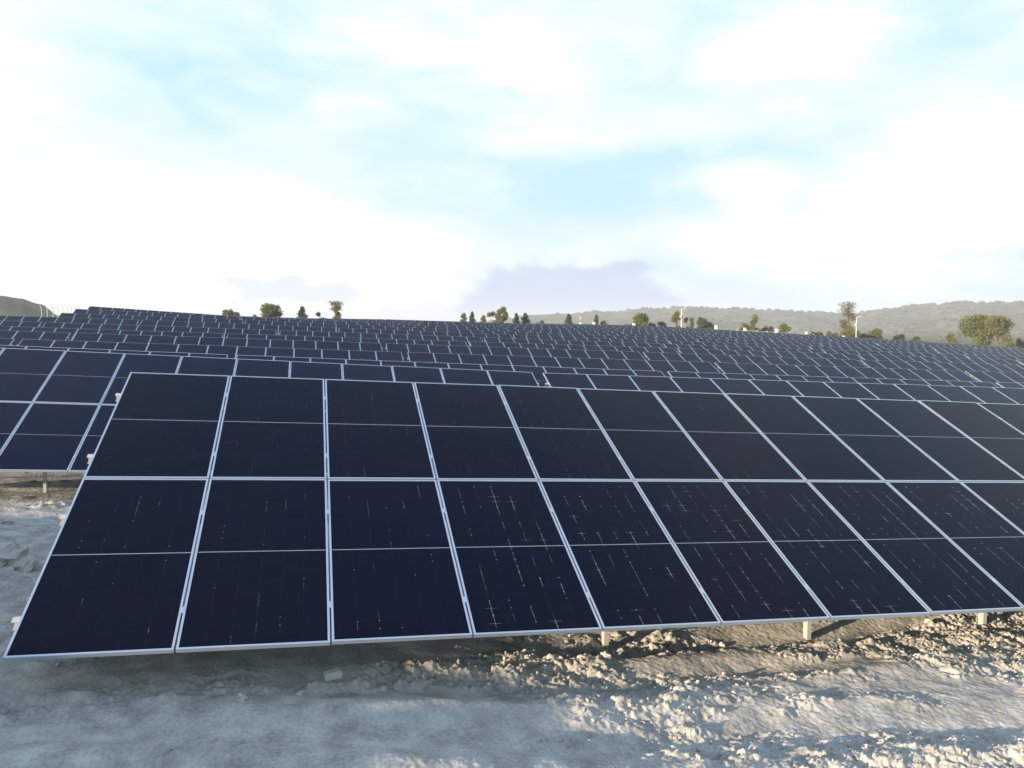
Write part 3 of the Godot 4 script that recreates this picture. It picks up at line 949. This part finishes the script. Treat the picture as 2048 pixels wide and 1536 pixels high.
func _ready() -> void:
	rng.seed = 4
	var clock := Time.get_ticks_msec()
	# camera
	var cam := Camera3D.new()
	cam.name = "camera"
	cam.fov = 51.92
	cam.far = 12000.0
	cam.near = 0.05
	add_child(cam)
	cam.look_at_from_position(Vector3(0, EYE, 0), Vector3(0.25731, EYE - 0.07145, -0.96368), Vector3.UP)
	cam.current = true
	# sky, exposure, haze
	var env := Environment.new()
	env.background_mode = Environment.BG_SKY
	var sky := Sky.new()
	var pano := PanoramaSkyMaterial.new()
	pano.panorama = ImageTexture.create_from_image(sky_image())
	sky.sky_material = pano
	env.sky = sky
	env.tonemap_mode = Environment.TONE_MAPPER_LINEAR
	env.tonemap_exposure = 2.78
	env.sdfgi_enabled = true
	env.ssao_enabled = true
	env.ssil_enabled = true
	env.fog_enabled = true
	env.fog_density = 0.0003
	env.fog_light_color = Color(0.82, 0.86, 0.93)
	var we := WorldEnvironment.new()
	we.name = "world_environment"
	we.environment = env
	add_child(we)
	# low sun from the left, nearly along the rows, from the camera's side
	var sun := DirectionalLight3D.new()
	sun.name = "sun"
	var el := deg_to_rad(10.5)
	var ahead := deg_to_rad(-20.0)
	var to_sun := Vector3(-cos(el) * cos(ahead), sin(el), -cos(el) * sin(ahead))
	sun.light_energy = 1.6
	sun.light_color = Color(1.0, 0.90, 0.75)
	sun.light_angular_distance = 0.55
	sun.shadow_enabled = true
	add_child(sun)
	sun.look_at_from_position(Vector3.ZERO, -to_sun, Vector3.UP)
	print("sky ", Time.get_ticks_msec() - clock)

	for a in [[n_a, 1, 3], [n_b, 2, 3], [n_c, 3, 3], [n_d, 4, 3]]:
		a[0].seed = a[1]
		a[0].frequency = 0.01
		a[0].fractal_octaves = a[2]
		a[0].noise_type = FastNoiseLite.TYPE_SIMPLEX_SMOOTH

	n_e.seed = 6
	n_e.frequency = 0.01
	n_e.noise_type = FastNoiseLite.TYPE_CELLULAR
	n_e.cellular_return_type = FastNoiseLite.RETURN_DISTANCE
	n_e.cellular_jitter = 1.0

	# materials
	M.frame = mat(Color(0.56, 0.62, 0.70), 0.42, 0.85)
	M.zinc = mat(Color(0.50, 0.50, 0.49), 0.5, 0.45)
	M.strip = mat(Color(0.36, 0.39, 0.44), 0.5, 0.4)
	M.glass = mat(Color(0.0036, 0.0058, 0.022), 0.18, 0.0, 0.19)
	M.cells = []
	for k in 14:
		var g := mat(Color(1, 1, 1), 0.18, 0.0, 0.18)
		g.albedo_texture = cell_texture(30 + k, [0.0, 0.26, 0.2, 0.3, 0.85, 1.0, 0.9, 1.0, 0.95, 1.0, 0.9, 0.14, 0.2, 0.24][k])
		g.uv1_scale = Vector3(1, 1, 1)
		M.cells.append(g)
	M.earth = mat(Color(1, 1, 1), 0.95, 0.0, 0.2)
	M.earth.albedo_texture = grain_texture(1024, 40, 0.006, Color(0.22, 0.216, 0.208), Color(0.345, 0.337, 0.322), Color(0.48, 0.467, 0.44))
	M.earth.uv1_triplanar = true
	M.earth.uv1_world_triplanar = true
	M.earth.uv1_scale = Vector3(0.42, 0.42, 0.42)
	M.earth.normal_enabled = true
	M.earth.normal_texture = bump_texture(1024, 44, 0.03, 5.0)
	M.earth.normal_scale = 0.7
	M.clod = M.earth.duplicate()
	M.clod.albedo_texture = grain_texture(256, 47, 0.02, Color(0.34, 0.325, 0.29), Color(0.47, 0.45, 0.405), Color(0.58, 0.56, 0.51))
	M.clod.uv1_scale = Vector3.ONE * 3.0
	M.rock = mat(Color(0.40, 0.39, 0.37), 0.9)
	M.block = mat(Color(0.52, 0.51, 0.49), 0.85)
	M.bark = mat(Color(0.10, 0.075, 0.05), 0.9)
	M.white = mat(Color(0.66, 0.66, 0.64), 0.5)
	M.red = mat(Color(0.5, 0.05, 0.03), 0.5)
	M.concrete = mat(Color(0.42, 0.40, 0.37), 0.9)
	M.wall = mat(Color(0.36, 0.32, 0.25), 0.9)
	M.leaves = []
	for c in [Color(0.092, 0.104, 0.03), Color(0.055, 0.068, 0.026), Color(0.11, 0.1, 0.042)]:
		var l := mat(c, 0.75, 0.0, 0.3)
		l.cull_mode = BaseMaterial3D.CULL_DISABLED
		l.backlight_enabled = true
		l.backlight = Color(c.r * 0.5, c.g * 0.6, c.b * 0.3).linear_to_srgb()
		M.leaves.append(l)
	M.forest = mat(Color(1, 1, 1), 0.95, 0.0, 0.1)
	M.forest.albedo_texture = grain_texture(1024, 60, 0.012, Color(0.032, 0.036, 0.019), Color(0.066, 0.063, 0.037), Color(0.15, 0.13, 0.085))
	M.plain = mat(Color(1, 1, 1), 0.95, 0.0, 0.1)
	M.plain.albedo_texture = grain_texture(512, 70, 0.02, Color(0.06, 0.07, 0.03), Color(0.12, 0.12, 0.06), Color(0.2, 0.18, 0.1))
	M.plain.uv1_triplanar = true
	M.plain.uv1_world_triplanar = true
	M.plain.uv1_scale = Vector3.ONE * 0.02
	print("materials ", Time.get_ticks_msec() - clock)

	# the setting
	var g := make_ground()
	print("ground ", Time.get_ticks_msec() - clock)
	hill("hills", [[4.0, 0.0], [10.5, 0.11], [14.1, 0.54], [16.3, 0.94], [19.1, 0.97], [21.3, 1.15], [24.8, 1.35], [27.6, 1.48], [30.3, 1.32], [33.0, 1.2], [36.2, 1.01], [38.1, 1.0], [39.9, 1.24], [42.5, 1.44], [45.0, 1.59], [47.8, 1.6], [55.0, 1.9], [66.0, 1.4]], 2000.0, 900.0, 3000.0, 9, M.forest)
	hill("hill", [[-46.0, 1.2], [-30.0, 2.6], [-22.0, 2.3], [-17.9, 1.97], [-16.9, 1.84], [-15.8, 1.49], [-14.8, 0.78], [-13.6, 0.2], [-10.0, 0.0]], 700.0, 330.0, 1100.0, 14, M.forest, 0.5)
	field()
	print("field ", Time.get_ticks_msec() - clock)

	# far edge of the field
	make_wall()
	make_fence()
	var i := 0
	for s in TREES:
		var bush: bool = s[0] == "bush"
		var lm: Material = M.leaves[1] if s[0] in ["cone", "gap"] else (M.leaves[2] if s[0] in ["tall", "open"] else M.leaves[0])
		tree(s[0], s[1], s[2], s[3], s[4], numbered_kind(s[0]), s[5], lm, 500 + i)
		i += 1
	street_lamp(90.8, -178.0, 8.04, "white lamp post near the middle of the field's far edge")
	street_lamp(136.7, -172.0, 6.03, "white lamp post beside the tall narrow tree on the right")
	mast(152.0, -420.0, 11.4, "slim red and white mast against the right hills")
	mast(97.8, -420.0, 9.8, "short red and white mast between trees, left of the hills")
	var ci := 0
	for c in [[57.2, 4.3], [60.2, 4.4], [69.4, 4.2], [89.1, 3.75], [96.3, 3.2], [104.4, 2.95], [112.2, 2.3], [122.2, 1.35]]:
		cabinet(c[0], -158.0, c[1], "small white cabinet on the field's far edge, %s from the left" % ORD[ci])
		ci += 1
	# near things
	soil(g)
	rubble()
	print("done ", Time.get_ticks_msec() - clock)

func numbered_kind(kind: String) -> String:
	return {"bush": "bush", "spiky": "spiky_tree", "dense": "broadleaf_tree", "cone": "conical_tree", "gap": "sparse_tree", "tall": "tall_tree", "open": "open_tree"}[kind]
